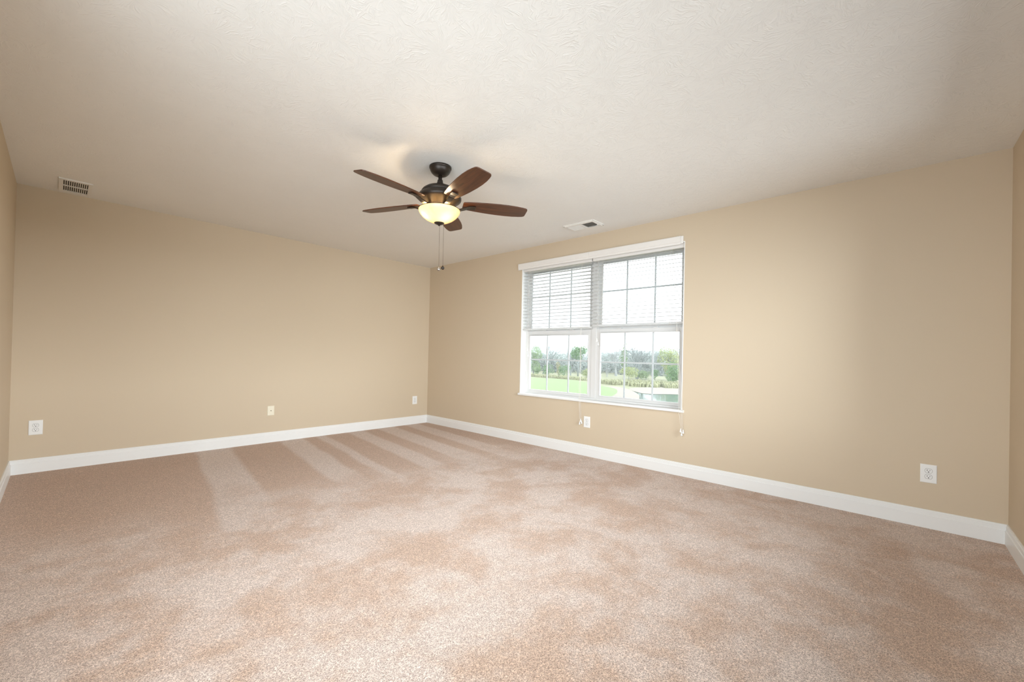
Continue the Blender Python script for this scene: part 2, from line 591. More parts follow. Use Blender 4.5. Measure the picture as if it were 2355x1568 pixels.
# painted returns of the opening
mj = MB()
mj.box((0.0, y1 - 0.008, z0), (TH, y1, z1)).box((0.0, y0, z0), (TH, y0 + 0.008, z1)).box((0.0, y0 + 0.008, z1 - 0.008), (TH, y1 - 0.008, z1))
mj.build('jamb_lining', M['jamb'], win)
# sill board
ms = MB()
ms.prism([(-0.022, 0.590), (-0.026, 0.594), (-0.026, 0.609), (-0.020, 0.615), (-0.0005, 0.615), (-0.0005, 0.590)], y0 - 0.018, y1 + 0.010, 'y')
ms.box((-0.0005, y0, 0.590), (TH, y1, 0.615))
ms.build('window_sill', M['trim'], win)
# vinyl main frame with mullion
F0, F1 = 0.092, 0.155
ya, yb = y0 + 0.008, y1 - 0.008
mf = MB()
frame_ring(mf, ya, yb, z0, z1 - 0.008, (0.026, 0.022, 0.016, 0.03), F0, F1, 'x')
mf.box((F0, -2.980, z0 + 0.016), (F1, -2.915, z1 - 0.038))
mf.build('window_frame', M['vinyl'], win, bevel=0.002)


def sash(name, a0, a1, b0, b1, w, d0, d1, mz, my, lock=False):
    m = MB()
    frame_ring(m, a0, a1, b0, b1, w, d0, d1, 'x')
    g0, g1, h0, h1 = a0 + w[0], a1 - w[1], b0 + w[2], b1 - w[3]
    # glazing bead, a thin raised lip round the glass
    frame_ring(m, g0 - 0.010, g1 + 0.010, h0 - 0.010, h1 + 0.010, (0.0105, 0.0105, 0.0105, 0.0105), d0 - 0.004, d0 + 0.001, 'x')
    s = m.build(name, M['vinyl'], win, bevel=0.0015)
    xm = (d0 + d1) / 2
    k = MB()
    for y in my:
        k.box((xm - 0.004, y - 0.008, h0), (xm + 0.004, y + 0.008, h1))
    for i, (p, q) in enumerate(zip([g0] + sorted(my), sorted(my) + [g1])):
        k.box((xm - 0.004, p + (0.008 if i else 0), mz - 0.008), (xm + 0.004, q - (0.008 if i < len(my) else 0), mz + 0.008))
    k.build('muntin_grid', M['muntin'], s)
    g = MB().add([(xm + 0.007, g0, h0), (xm + 0.007, g1, h0), (xm + 0.007, g1, h1), (xm + 0.007, g0, h1)], [(0, 1, 2, 3)])
    g.build('glass_pane', M['glass'], s)
    if lock:
        yc = (a0 + a1) / 2
        for yy in (yc - 0.2, yc + 0.2):
            MB().box((d0 - 0.004, yy - 0.025, b1 - 0.004), (d0 + 0.02, yy + 0.025, b1 + 0.008)).build('sash_lock', M['vinyl'], s, bevel=0.002)
    return s


# lower sashes (inner track), upper sashes (outer track)
zm0, zm1 = 1.338, 1.435
sash('lower_sash', -2.915, yb - 0.022, z0 + 0.016, zm1 - 0.035, (0.042, 0.046, 0.035, 0.062), F0 + 0.004, F0 + 0.030, 1.043, (-2.284, -2.601), True)
sash('lower_sash', ya + 0.026, -2.980, z0 + 0.016, zm1 - 0.035, (0.034, 0.050, 0.035, 0.045), F0 + 0.004, F0 + 0.030, 1.038, (-3.318, -3.628), True)
sash('upper_sash', -2.915, yb - 0.022, zm1 - 0.045, z1 - 0.038, (0.042, 0.046, 0.045, 0.035), F0 + 0.033, F0 + 0.058, 1.83, (-2.284, -2.601))
sash('upper_sash', ya + 0.026, -2.980, zm1 - 0.045, z1 - 0.038, (0.034, 0.050, 0.045, 0.035), F0 + 0.033, F0 + 0.058, 1.82, (-3.318, -3.628))

# unseen windows added behind and beside the camera to brighten the room
def added_window(name, label, a0, a1, b0, b1, face, sgn, axis):
    w_ = thing(name, label, 'window', (0, 0, 0), kind='structure')
    am = (a0 + a1) / 2
    d0, d1 = face + sgn * 0.07, face + sgn * 0.14
    m = MB()
    frame_ring(m, a0, a1, b0, b1, (0.05, 0.05, 0.05, 0.05), d0, d1, axis)
    if axis == 'x':
        m.box((d0, am - 0.04, b0 + 0.05), (d1, am + 0.04, b1 - 0.05))
    else:
        m.box((am - 0.04, d0, b0 + 0.05), (am + 0.04, d1, b1 - 0.05))
    m.build('window_frame', M['vinyl'], w_)
    g = face + sgn * 0.105
    for p, q in ((a0 + 0.05, am - 0.04), (am + 0.04, a1 - 0.05)):
        c4 = [(p, b0 + 0.05), (q, b0 + 0.05), (q, b1 - 0.05), (p, b1 - 0.05)]
        MB().add([(g, u, v) if axis == 'x' else (u, g, v) for u, v in c4], [(0, 1, 2, 3)]).build('glass_pane', M['glass'], w_)


added_window('added_window_2', 'wide white window added unseen in the wall behind the viewer for more daylight', x0, x1, za, zb, -RD, -1, 'y')
added_window('added_window_3', 'wide white window added unseen in the side wall beside the viewer for more daylight', ql, qr, qa, qb, -RW, -1, 'x')


# ------------------------------------------------------------------ blinds
def tassel_mesh(c, r=0.0095, h=0.034):
    m = MB()
    m.lathe([(0.0008, h * 0.55), (r * 0.42, h * 0.5), (r * 0.45, h * 0.15), (r * 0.9, -h * 0.25), (r, -h * 0.5), (0.0008, -h * 0.5)], 12, c)
    return m


def blind(label, ya_, yb_, tilt, rail_z, n, v0, v1, return_side, cords):
    t = thing('window_blind', label, 'blind', (0, (ya_ + yb_) / 2, 2.19), group='white slat blinds in the twin window')
    oy, oz = (ya_ + yb_) / 2, 2.19
    # head rail inside the opening
    MB().box((0.012, ya_ - oy + 0.004, -0.045), (0.062, yb_ - oy - 0.004, -0.002)).build('head_rail', M['valance'], t, bevel=0.002)
    # valance board over the head rail, with a step along its lower edge
    pr = [(-0.012, 0.060), (-0.020, 0.060), (-0.026, 0.054), (-0.026, 0.004), (-0.021, 0.000), (-0.021, -0.020), (-0.012, -0.020)]
    mv = MB().prism([(p, q) for p, q in pr], v0 - oy, v1 - oy, 'y')
    if return_side:
        e = v0 - oy if return_side < 0 else v1 - oy
        mv.box((-0.012, e - 0.022 if return_side < 0 else e, -0.012), (-0.002, e + 0.0 if return_side < 0 else e + 0.022, 0.058))
    mv.build('valance', M['valance'], t, bevel=0.001)
    # slats
    sl = MB()
    zt = -0.060
    zb_ = rail_z + 0.030 - oz
    w, th = 0.050, 0.0028
    xc = 0.038
    ca, sa = math.cos(tilt), math.sin(tilt)
    for i in range(n):
        zc = zt + (zb_ - zt) * i / (n - 1)
        vs_, fs_ = [], []
        for k in range(5):
            u = -w / 2 + w * k / 4
            crown = 0.0022 * (1 - (2 * u / w) ** 2)
            for dz in (0, -th):
                xx, zz = u, crown + dz
                vs_.append((xc + xx * ca - zz * sa, zz * ca + xx * sa + zc))
        ring = [0, 2, 4, 6, 8, 9, 7, 5, 3, 1]
        sl.prism([vs_[q] for q in ring], ya_ - oy + 0.006, yb_ - oy - 0.006, 'y')
    sl.build('slats', M['slat'], t)
    MB().box((xc - 0.025, ya_ - oy + 0.006, rail_z - 0.010 - oz), (xc + 0.025, yb_ - oy - 0.006, rail_z + 0.010 - oz)).build('bottom_rail', M['slat'], t, bevel=0.003)
    # ladder strings
    L = yb_ - ya_
    for fr_ in (0.13, 0.87):
        yy = ya_ - oy + L * fr_
        zr = rail_z - oz
        MB().tube([(xc - 0.026, yy, -0.05), (xc - 0.026, yy, zr + 0.01), (xc - 0.026, yy, zr - 0.012), (xc + 0.026, yy, zr - 0.012), (xc + 0.026, yy, zr + 0.01), (xc + 0.026, yy, -0.05)],
                  0.0011, 5).build('ladder_string', M['cord'], t)
    # operating cords and their tassels
    for path, tas in cords:
        for j, pth in enumerate(path):
            c_ = MB().tube([(p[0], p[1] - oy, p[2] - oz) for p in pth], 0.0013, 6).build('pull_cord', M['cord'], t)
            if j < len(tas):
                e = tas[j]
                tassel_mesh((e[0], e[1] - oy, e[2] - oz)).build('tassel', M['plate'], c_)
    return t


xf = 0.006
blind('left white slat blind, slats tilted, its long tilt cords hanging over the narrow outlet', -2.952, -1.950, math.radians(-2), 1.418, 18, -2.930, -1.892, 0, [
    ([[(xf, -2.045, 2.15), (xf, -2.047, 1.17)], [(xf, -2.060, 2.15), (xf, -2.062, 1.10)]],
     [(xf, -2.047, 1.165), (xf, -2.062, 1.095)]),
    ([[(xf, -2.825, 2.15), (xf, -2.826, 1.37), (xf, -2.829, 0.95), (-0.024, -2.842, 0.62), (-0.030, -2.862, 0.40)],
      [(xf, -2.837, 2.15), (xf, -2.838, 0.95), (-0.026, -2.852, 0.62), (-0.030, -2.874, 0.38)],
      [(xf, -2.831, 1.36), (-0.024, -2.862, 0.62), (-0.030, -2.886, 0.39)]],
     [(-0.0300, -2.862, 0.355), (-0.0300, -2.874, 0.385), (-0.0300, -2.887, 0.368)]),
])
blind('right white slat blind, slats level, its long cords hanging past the sill end', -3.958, -2.962, math.radians(10), 1.436, 18, -3.932, -2.931, -1, [
    ([[(xf, -3.035, 2.15), (xf, -3.037, 1.28)], [(xf, -3.046, 2.15), (xf, -3.052, 1.24)]],
     [(xf, -3.037, 1.275), (xf, -3.053, 1.235)]),
    ([[(xf, -3.850, 2.15), (xf, -3.905, 1.37), (xf - 0.010, -3.925, 0.95), (-0.028, -3.945, 0.62), (-0.030, -3.975, 0.44)],
      [(xf, -3.895, 1.40), (xf - 0.012, -3.93, 0.95), (-0.028, -3.965, 0.62), (-0.030, -3.983, 0.42)],
      [(xf, -3.900, 1.38), (-0.028, -3.98, 0.62), (-0.030, -3.990, 0.43)]],
     [(-0.030, -3.970, 0.425), (-0.030, -3.979, 0.395), (-0.030, -3.992, 0.418)]),
])


# ------------------------------------------------------------------ wall plates
def plate(name, label, cat, loc, rotz, w, h, mat, kind, group=None):
    """built facing -y in local space, on a wall"""
    t = thing(name, label, cat, loc, (0, 0, rotz), group)
    e = 0.0025
    m = MB()
    f = 0.006
    v = [(-w / 2, 0, -h / 2), (w / 2, 0, -h / 2), (w / 2, 0, h / 2), (-w / 2, 0, h / 2)]
    v += [(-w / 2, -f + 0.003, -h / 2), (w / 2, -f + 0.003, -h / 2), (w / 2, -f + 0.003, h / 2), (-w / 2, -f + 0.003, h / 2)]
    q = 0.0035
    v += [(-w / 2 + q, -f, -h / 2 + q), (w / 2 - q, -f, -h / 2 + q), (w / 2 - q, -f, h / 2 - q), (-w / 2 + q, -f, h / 2 - q)]
    fs = [(0, 1, 2, 3)]
    for b in (0, 4):
        fs += [(b + i, b + (i + 1) % 4, b + 4 + (i + 1) % 4, b + 4 + i) for i in range(4)]
    fs += [(8, 9, 10, 11)]
    m.add(v, fs)
    m.build('cover_plate', mat, t)
    if kind == 'duplex':
        for zc in (0.0195, -0.0195):
            out = []
            r, cut = 0.0172, 0.0140
            for i in range(36):
                a = 2 * PI * i / 36
                out.append((r * math.cos(a), zc + max(-cut, min(cut, r * math.sin(a)))))
            ring = [(p * 1.10, zc + (z - zc) * 1.12) for p, z in out]
            s = MB().prism(out, -f + 0.001, -f - 0.0022, 'y').build('socket_face', mat, t, bevel=0.0006)
            MB().prism(ring, -f + 0.001, -f - 0.0004, 'y').build('socket_gap', M['gap'], s)
            sl = MB()
            yy0, yy1 = -f - 0.0028, -f - 0.0015
            sl.box((-0.0078, yy0, zc - 0.0005), (-0.0052, yy1, zc + 0.0085))
            sl.box((0.0052, yy0, zc + 0.0005), (0.0074, yy1, zc + 0.0078))
            gr = [(0.0030 * math.cos(a), zc - 0.0072 + 0.0030 * math.sin(a)) for a in [PI * i / 8 for i in range(9)]] + [(-0.0030, zc - 0.0098), (0.0030, zc - 0.0098)]
            sl.prism(gr, yy0, yy1, 'y')
            sl.build('contact_slots', M['dark'], s)
        MB().lathe([(0.0001, -f - 0.0018), (0.0022, -f - 0.0016), (0.0032, -f - 0.0003), (0.0032, -f + 0.001)], 12, axis='y').build('plate_screw', mat, t)
    else:
        MB().lathe([(0.0001, -f - 0.010), (0.0042, -f - 0.010), (0.0048, -f - 0.009), (0.0048, -f)], 14, axis='y').build('coax_jack', M['brass'], t)
        for zc in (0.042, -0.042):
            MB().lathe([(0.0001, -f - 0.0018), (0.0022, -f - 0.0016), (0.0032, -f - 0.0003), (0.0032, -f + 0.001)], 12, (0, 0, zc), axis='y').build('plate_screw', mat, t)
    return t


G = 'duplex wall outlets'
plate('wall_outlet', 'white duplex outlet on the plain wall, below the ceiling grille at its far end', 'outlet', (-4.070, 0, 0.383), 0, 0.082, 0.124, M['plate'], 'duplex', G)
plate('cable_plate', 'ivory cable plate with a single dark jack at its centre', 'wall plate', (-2.243, 0, 0.373), 0, 0.074, 0.112, M['ivory'], 'coax')
plate('wall_outlet', 'small duplex outlet on the plain wall close to the room corner', 'outlet', (-0.235, 0, 0.365), 0, 0.081, 0.122, M['plate'], 'duplex', G)
plate('wall_outlet', 'duplex outlet under the window, beside the hanging blind tassels', 'outlet', (0, -2.938, 0.372), -PI / 2, 0.078, 0.122, M['plate'], 'duplex', G)
plate('wall_outlet', 'white duplex outlet on the bare stretch of wall beyond the window', 'outlet', (0, -5.600, 0.361), -PI / 2, 0.080, 0.122, M['plate'], 'duplex', G)

# ------------------------------------------------------------------ ceiling vents
t = thing('ceiling_grille', 'small square-slotted return grille on the ceiling above the plain wall', 'vent', (-3.880, -0.285, RH))
gx, gy = 0.098, 0.200
sx, sy = 0.074, 0.168
mfr = MB()
a, b, zb_ = -0.010, 0.0, -0.007
mfr.box((-gx, -gy, a), (-sx, gy, b)).box((sx, -gy, a), (gx, gy, b)).box((-sx, -gy, a), (sx, -sy, b)).box((-sx, sy, a), (sx, gy, b))
mfr.build('grille_frame', M['vent'], t, bevel=0.0008)
mb = MB()
nsl = 12
pitch = 2 * sx / nsl
for i in range(nsl + 1):
    xx = -sx + pitch * i
    hw = 0.0026
    mb.box((max(-sx, xx - hw), -sy, -0.0085), (min(sx, xx + hw), sy, -0.001))
mb.build('louver_bars', M['vent'], t)
MB().box((-sx, -0.006, -0.009), (sx, 0.006, -0.001)).build('centre_bar', M['vent'], t)
MB().box((-sx, -sy, -0.0009), (sx, sy, -0.0004)).build('duct_opening', M['duct'], t)

t = thing('ceiling_register', 'white two-way register on the ceiling just above the window', 'vent', (-0.342, -3.062, RH))
gx, gy = 0.106, 0.178
sx, sy = 0.068, 0.146
mfr = MB()
zf = -0.014
mfr.box((-gx, -gy, zf + 0.006), (gx, -gy + 0.012, 0)).box((-gx, gy - 0.012, zf + 0.006), (gx, gy, 0))
mfr.box((-gx, -gy, zf + 0.006), (-gx + 0.012, gy, 0)).box((gx - 0.012, -gy, zf + 0.006), (gx, gy, 0))
mfr.box((-gx + 0.012, -gy + 0.012, zf), (-sx, gy - 0.012, 0)).box((sx, -gy + 0.012, zf), (gx - 0.012, gy - 0.012, 0))
mfr.box((-sx, -gy + 0.012, zf), (sx, -sy, 0)).box((-sx, sy, zf), (sx, gy - 0.012, 0)).box((-sx, -0.010, zf), (sx, 0.010, 0))
mfr.build('register_frame', M['vent'], t, bevel=0.0015)
for s_, lab in ((-1, None), (1, None)):
    ml = MB()
    for i in range(12):
        yc = s_ * (0.018 + (sy - 0.024) * i / 11)
        h = 0.0095
        ty = 0.0062 * (-s_)
        for_ = [(yc - ty - 0.0005, zf + 0.001), (yc - ty + 0.0005, zf + 0.001), (yc + ty + 0.0005, zf + 0.001 + h), (yc + ty - 0.0005, zf + 0.001 + h)]
        ml.prism(for_, -sx, sx, 'x')
    ml.build('louver_bank', M['vent'], t)
MB().box((-sx, -sy, -0.0012), (sx, sy, -0.0006)).build('duct_opening', M['duct'], t)
MB().box((0.02, -gy + 0.014, zf - 0.010), (0.026, -gy + 0.030, zf + 0.001)).build('damper_lever', M['vent'], t)

# ------------------------------------------------------------------ ceiling fan
FX, FY = -2.1140, -2.9905
fan = thing('ceiling_fan', 'bronze five-blade ceiling fan with walnut blades and a lit amber bowl light', 'ceiling fan', (FX, FY, RH))
Z = lambda z: z - RH
MB().lathe([(0.079, Z(2.4395)), (0.079, Z(2.428)), (0.077, Z(2.424)), (0.075, Z(2.423)), (0.073, Z(2.412)), (0.064, Z(2.396)), (0.050, Z(2.383)), (0.034, Z(2.377)), (0.020, Z(2.375)), (0.016, Z(2.376))], 48).build('canopy', M['bronze'], fan)
MB().lathe([(0.0135, Z(2.385)), (0.0135, Z(2.30))], 20).build('downrod', M['bronze'], fan)
MB().lathe([(0.0145, Z(2.345)), (0.019, Z(2.343)), (0.0195, Z(2.335)), (0.026, Z(2.310)), (0.030, Z(2.300)), (0.030, Z(2.295))], 28).build('rod_coupling', M['bronze'], fan)
hs = MB().lathe([(0.020, Z(2.303)), (0.045, Z(2.301)), (0.075, Z(2.294)), (0.105, Z(2.281)), (0.124, Z(2.267)), (0.132, Z(2.255)), (0.132, Z(2.249)), (0.128, Z(2.246)),
                 (0.136, Z(2.243)), (0.148, Z(2.233)), (0.155, Z(2.218)), (0.155, Z(2.206)), (0.151, Z(2.198)), (0.140, Z(2.190)), (0.122, Z(2.176)), (0.106, Z(2.160)), (0.099, Z(2.150)), (0.097, Z(2.143)), (0.020, Z(2.143))], 64)
hs.build('motor_housing', M['bronze'], fan)
MB().lathe([(0.080, Z(2.1435)), (0.100, Z(2.1425)), (0.103, Z(2.137)), (0.100, Z(2.131)), (0.080, Z(2.128)), (0.030, Z(2.128)), (0.012, Z(2.120)), (0.010, Z(2.030))], 48).build('light_fitter', M['bronze'], fan)
bp = [(0.1455, Z(2.1265)), (0.1475, Z(2.1250)), (0.1478, Z(2.120)), (0.1455, Z(2.111)), (0.137, Z(2.096)), (0.121, Z(2.078)), (0.100, Z(2.0615)), (0.075, Z(2.048)), (0.048, Z(2.038)), (0.030, Z(2.034))]
inner = [(max(0.012, r - 0.005), z + 0.004) for r, z in reversed(bp)]
mbw = MB()
n_ = 64
vs_, fs_ = [], []
prof = bp + inner
for r, z in prof:
    for i in range(n_):
        a = 2 * PI * i / n_
        vs_.append((r * math.cos(a), r * math.sin(a), z))
for j in range(len(prof)):
    jj = (j + 1) % len(prof)
    for i in range(n_):
        k = (i + 1) % n_
        fs_.append((j * n_ + i, j * n_ + k, jj * n_ + k, jj * n_ + i))
mbw.add([v for v in vs_], fs_, True)
# single-walled glass: keep only the outer skin so that the glow stays even
mbw = MB()
mbw.add(vs_[:len(bp) * n_], [f for f in fs_ if max(f) < len(bp) * n_], True)
bowl = mbw.build('glass_bowl', M['bowl'], fan)
bowl['label'] = 'lit amber glass bowl'
MB().lathe([(0.1440, Z(2.1262)), (0.1490, Z(2.1262)), (0.1490, Z(2.1292)), (0.1440, Z(2.1292)), (0.1440, Z(2.1262))], 56).build('bowl_rim', M['bronze'], fan)
MB().lathe([(0.010, Z(2.037)), (0.036, Z(2.0365)), (0.037, Z(2.034)), (0.030, Z(2.028)), (0.016, Z(2.022)), (0.0075, Z(2.019)), (0.006, Z(2.014)), (0.0004, Z(2.012))], 32).build('finial', M['bronze'], fan)

# blade and iron, then copies round the hub
BZ = Z(2.180)
ctrl = [(0.168, 0.034), (0.172, 0.045), (0.20, 0.052), (0.26, 0.0605), (0.34, 0.069), (0.43, 0.0745), (0.50, 0.0750), (0.56, 0.0715), (0.61, 0.0640), (0.636, 0.0575), (0.648, 0.049), (0.652, 0.036), (0.652, 0.0)]
top = [(x, w) for x, w in ctrl]
outline = [(x, w) for x, w in ctrl[:-1]] + [(x, -w) for x, w in reversed(ctrl[:-1])]


def arm_bm():
    secs = [(0.090, Z(2.141), 0.016, 0.010), (0.120, Z(2.141), 0.018, 0.011), (0.150, Z(2.146), 0.020, 0.011), (0.178, Z(2.156), 0.0205, 0.010), (0.202, Z(2.1655), 0.021, 0.009),
            (0.222, Z(2.1695), 0.023, 0.008), (0.262, Z(2.1700), 0.0245, 0.008)]
    m = MB()
    vs, fs = [], []
    for r, z, hw, th in secs:
        k = 0.0 if r < 0.15 else min(1, (r - 0.15) / 0.06)
        sl_ = -math.tan(math.radians(11)) * k
        vs += [(r, -hw, z + sl_ * -hw - th / 2), (r, hw, z + sl_ * hw - th / 2), (r, hw * 0.8, z + sl_ * hw * 0.8 + th / 2), (r, -hw * 0.8, z + sl_ * -hw * 0.8 + th / 2)]
    for j in range(len(secs) - 1):
        for i in range(4):
            fs.append((j * 4 + i, j * 4 + (i + 1) % 4, j * 4 + 4 + (i + 1) % 4, j * 4 + 4 + i))
    fs += [(0, 1, 2, 3), tuple(range(len(vs) - 4, len(vs)))]
    m.add(vs, fs)
    return m


blade0 = MB().prism(outline, -0.0035, 0.0035).build('blade', M['wood'], fan, bevel=0.0015)
arm0 = arm_bm().build('blade_iron', M['bronze'], fan, bevel=0.002)
for k in range(5):
    bl_ = blade0 if k == 0 else blade0.copy()
    ar_ = arm0 if k == 0 else arm0.copy()
    if k:
        for o in (bl_, ar_):
            COL.objects.link(o)
            o.parent = fan
    ang = math.radians(40.0 + 72 * k)
    bl_.matrix_local = Matrix.Rotation(ang, 4, 'Z') @ Matrix.Translation((0, 0, BZ)) @ Matrix.Rotation(math.radians(-11), 4, 'X')
    ar_.matrix_local = Matrix.Rotation(ang, 4, 'Z')

# pull chains with fobs
rx, ry = CR.x, CR.y
for off, back, zend, mat, nm in ((0.004, 0.0, 1.712, 'chrome', 'round polished fob'), (0.031, 0.01, 1.724, 'bronze', 'dark round fob')):
    px_, py_ = rx * off + CF.x * back, ry * off + CF.y * back
    c = MB()
    z = Z(2.028)
    step = 0.0042
    c.tube([(px_, py_, z), (px_, py_, Z(zend))], 0.0008, 5)
    while z > Z(zend):
        c.sphere((px_, py_, z), 0.0016, 6, 4)
        z -= step
    ch = c.build('pull_chain', M['chain'], fan)
    f = MB()
    f.sphere((px_, py_, Z(zend) - 0.012), 0.0125, 18, 10)
    f.lathe([(0.003, Z(zend) + 0.006), (0.003, Z(zend) - 0.002)], 10, (px_, py_, 0))
    fo = f.build('chain_fob', M[mat], ch)
    fo['label'] = nm

# bulbs inside the open-topped bowl
for off in (-0.080, 0.042):
    ld = bpy.data.lights.new('bulb', 'POINT')
    ld.energy = 3.6
    ld.color = (1.0, 0.80, 0.54)
    ld.shadow_soft_size = 0.018
    o = bpy.data.objects.new('bulb', ld)
    COL.objects.link(o)
    o.parent = fan
    o.location = (rx * off - CF.x * 0.045, ry * off - CF.y * 0.045, Z(2.094))

# ------------------------------------------------------------------ outdoors
GZ = -3.2


def far(u, dist, z=GZ):
    """point at a horizontal distance along the direction of image column u"""
    d = CF + CR * ((u - 1177.5) / FPX)
    d.z = 0
    d.normalize()
    return Vector((CAM.x + d.x * dist, CAM.y + d.y * dist, z))


def poly(name, pts, z, mat, label, cat, kind):
    for _ in range(2):                       # round the outline
        pts = [q for i in range(len(pts)) for q in (
            tuple(0.75 * a + 0.25 * b for a, b in zip(pts[i], pts[(i + 1) % len(pts)])),
            tuple(0.25 * a + 0.75 * b for a, b in zip(pts[i], pts[(i + 1) % len(pts)])))]
    me = MB().add([(p[0], p[1], z) for p in pts], [tuple(range(len(pts)))])
    return tag(me.build(name, mat), label, cat, kind=kind)


tag(MB().box((2.0, -260, GZ - 0.3), (520, 420, GZ)).build('ground', M['meadow']), 'tan meadow ground stretching to the trees', 'ground', kind='structure')
lawn_pts = [(20, 60), (48, 56), (57.5, 43.8), (58.0, 36.0), (54, 31), (49.6, 25.9), (47.6, 22.9), (45.2, 20.9), (41.2, 18.7), (37.5, 17.2), (34.5, 16.2), (28, 14.5), (20, 13), (12, 20), (12, 50)]
poly('lawn', lawn_pts, GZ + 0.05, M['lawn'], 'bright green mown golf lawn', 'lawn', 'structure')
sand_pts = [(49.6, 25.9), (50.2, 23.6), (48.5, 21.2), (44.5, 18.2), (40.2, 15.4), (35.8, 13.4), (31, 11.6), (24, 9.5), (18, 14), (28, 18), (34.5, 20), (40, 23), (45, 26), (48, 28)]
poly('path', sand_pts, GZ + 0.04, M['sand'], 'pale sandy path curving between lawn and pond', 'path', 'structure')
bank_pts = [(48.5, 21.2), (52.5, 21.0), (56.5, 18.0), (60, 10), (60, 2), (44, 2), (46.5, 10.0), (45.2, 13.5), (42.2, 15.6), (44.5, 18.2)]
poly('shore', bank_pts, GZ + 0.045, M['sand'], 'pale dry bank on the far side of the pond', 'shore', 'structure')
pond_pts = [(45.5, 19.0), (47.5, 16.0), (48.5, 10.5), (46, 0), (34, -4), (22, 0), (22, 9.0), (31, 12.6), (35.8, 14.4), (40.2, 16.4)]
poly('pond', pond_pts, GZ + 0.02, M['water'], 'small pond reflecting the trees beside the path', 'pond', 'structure')


def mounds(name, path, width, h, mat, label, seed):
    """long tuft-topped strip of tall grass"""
    rng = random.Random(seed)
    m = MB()
    for i in range(len(path) - 1):
        a, b = Vector(path[i]), Vector(path[i + 1])
        L = (b - a).length
        k = int(L * 260)
        for j in range(k):
            p = a.lerp(b, rng.random())
            nrm = Vector((-(b - a).y, (b - a).x)).normalized()
            p = p + nrm * rng.uniform(-width / 2, width / 2)
            hh = h * rng.uniform(0.15, 1.1) ** 0.8
            lx, ly = rng.uniform(-.25, .25), rng.uniform(-.25, .25)
            r = rng.uniform(0.03, 0.10)
            n = 4
            vs = [(p.x + r * math.cos(2 * PI * q / n), p.y + r * math.sin(2 * PI * q / n), GZ) for q in range(n)]
            vs += [(p.x + r * 1.3 * math.cos(2 * PI * q / n + 0.4), p.y + r * 1.3 * math.sin(2 * PI * q / n + 0.4), GZ + hh * rng.uniform(0.5, 0.8)) for q in range(n)]
            vs += [(p.x + lx, p.y + ly, GZ + hh)]
            fs = [(q, (q + 1) % n, n + (q + 1) % n, n + q) for q in range(n)] + [(n + q, n + (q + 1) % n, 2 * n) for q in range(n)]
            m.add(vs, fs)
    return tag(m.build(name, mat), label, 'grass', kind='stuff')


mounds('meadow_grass', [(62, 57), (60.5, 45), (60.2, 37.5), (59.6, 34)], 3, 0.55, M['meadow'], 'dry golden grass along the far edge of the lawn', 3)
mounds('rough_grass', [(57.6, 27.5), (56, 24), (57, 20), (62, 12)], 7, 0.75, M['meadow'], 'tall tan rough grass behind the sandy path and pond', 4)

# hazy wooded ridge
rng = random.Random(11)
hv, hf = [], []
NB = 90
for i in range(NB + 1):
    u = 1000 + (1800 - 1000) * i / NB
    base = far(u, 175)
    hgt = 7.2 + 1.0 * math.sin(u * 0.021) + 0.5 * math.sin(u * 0.083 + 1) + rng.uniform(-0.25, 0.25)
    back = far(u, 240)
    hv += [tuple(base), (base.x * 1.06, base.y * 1.06, GZ + hgt * 0.6), (base.x * 1.15, base.y * 1.15, GZ + hgt + 0.8), (back.x * 1.1, back.y * 1.1, GZ)]
for i in range(NB):
    for k in range(3):
        hf.append((i * 4 + k, i * 4 + 4 + k, i * 4 + 5 + k, i * 4 + 1 + k))
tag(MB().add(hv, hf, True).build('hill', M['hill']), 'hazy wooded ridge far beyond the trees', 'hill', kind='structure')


def grow(m, p, d, L, r, depth, rng, spread):
    q = p + d * L
    mid = p + d * L * 0.5 + Vector((rng.uniform(-1, 1), rng.uniform(-1, 1), 0)) * L * 0.05
    m.tube([p, mid, q], [r, r * 0.85, r * 0.62], 5 if depth > 2 else 4, caps=False)
    if depth == 0:
        return
    for _ in range(3 if depth > 1 else 4):
        nd = (d + Vector((rng.uniform(-1, 1), rng.uniform(-1, 1), rng.uniform(-0.35, 0.6))) * spread).normalized()
        grow(m, p.lerp(q, rng.uniform(0.55, 1.0)), nd, L * rng.uniform(0.6, 0.82), r * 0.58, depth - 1, rng, spread)


def bare_mesh(h, seed, stems=1, spread=0.6):
    rng_ = random.Random(seed)
    m = MB()
    for s in range(stems):
        d = Vector((rng_.uniform(-.25, .25), rng_.uniform(-.25, .25), 1)).normalized()
        grow(m, Vector((rng_.uniform(-.2, .2) * (stems > 1), rng_.uniform(-.2, .2) * (stems > 1), -0.1)), d, h * 0.34, h * 0.022, 4, rng_, spread)
    return m


def crown_mesh(rx_, ry_, rz_, zc, n, size, seed):
    """leafy crown: many small tilted leaf sprays filling a lumpy volume"""
    rng_ = random.Random(seed)
    lumps = [(Vector((rng_.uniform(-.55, .55) * rx_, rng_.uniform(-.55, .55) * ry_, rng_.uniform(-.55, .6) * rz_)), rng_.uniform(0.4, 0.62)) for _ in range(9)]
    m = MB()
    for i in range(n):
        c, s = lumps[rng_.randrange(9)]
        d = Vector((rng_.gauss(0, 1), rng_.gauss(0, 1), rng_.gauss(0, 1))).normalized() * rng_.uniform(0.6, 1.0) ** 0.5
        p = c + Vector((d.x * rx_ * s, d.y * ry_ * s, d.z * rz_ * s)) + Vector((0, 0, zc))
        a = Vector((rng_.gauss(0, 1), rng_.gauss(0, 1), rng_.gauss(0, 0.6))).normalized()
        b = a.cross(Vector((rng_.gauss(0, 1), rng_.gauss(0, 1), rng_.gauss(0, 1)))).normalized()
        k = size * rng_.uniform(0.6, 1.3)
        m.add([p - a * k, p + b * k * 0.6, p + a * k, p - b * k * 0.6], [(0, 1, 2, 3)])
    return m


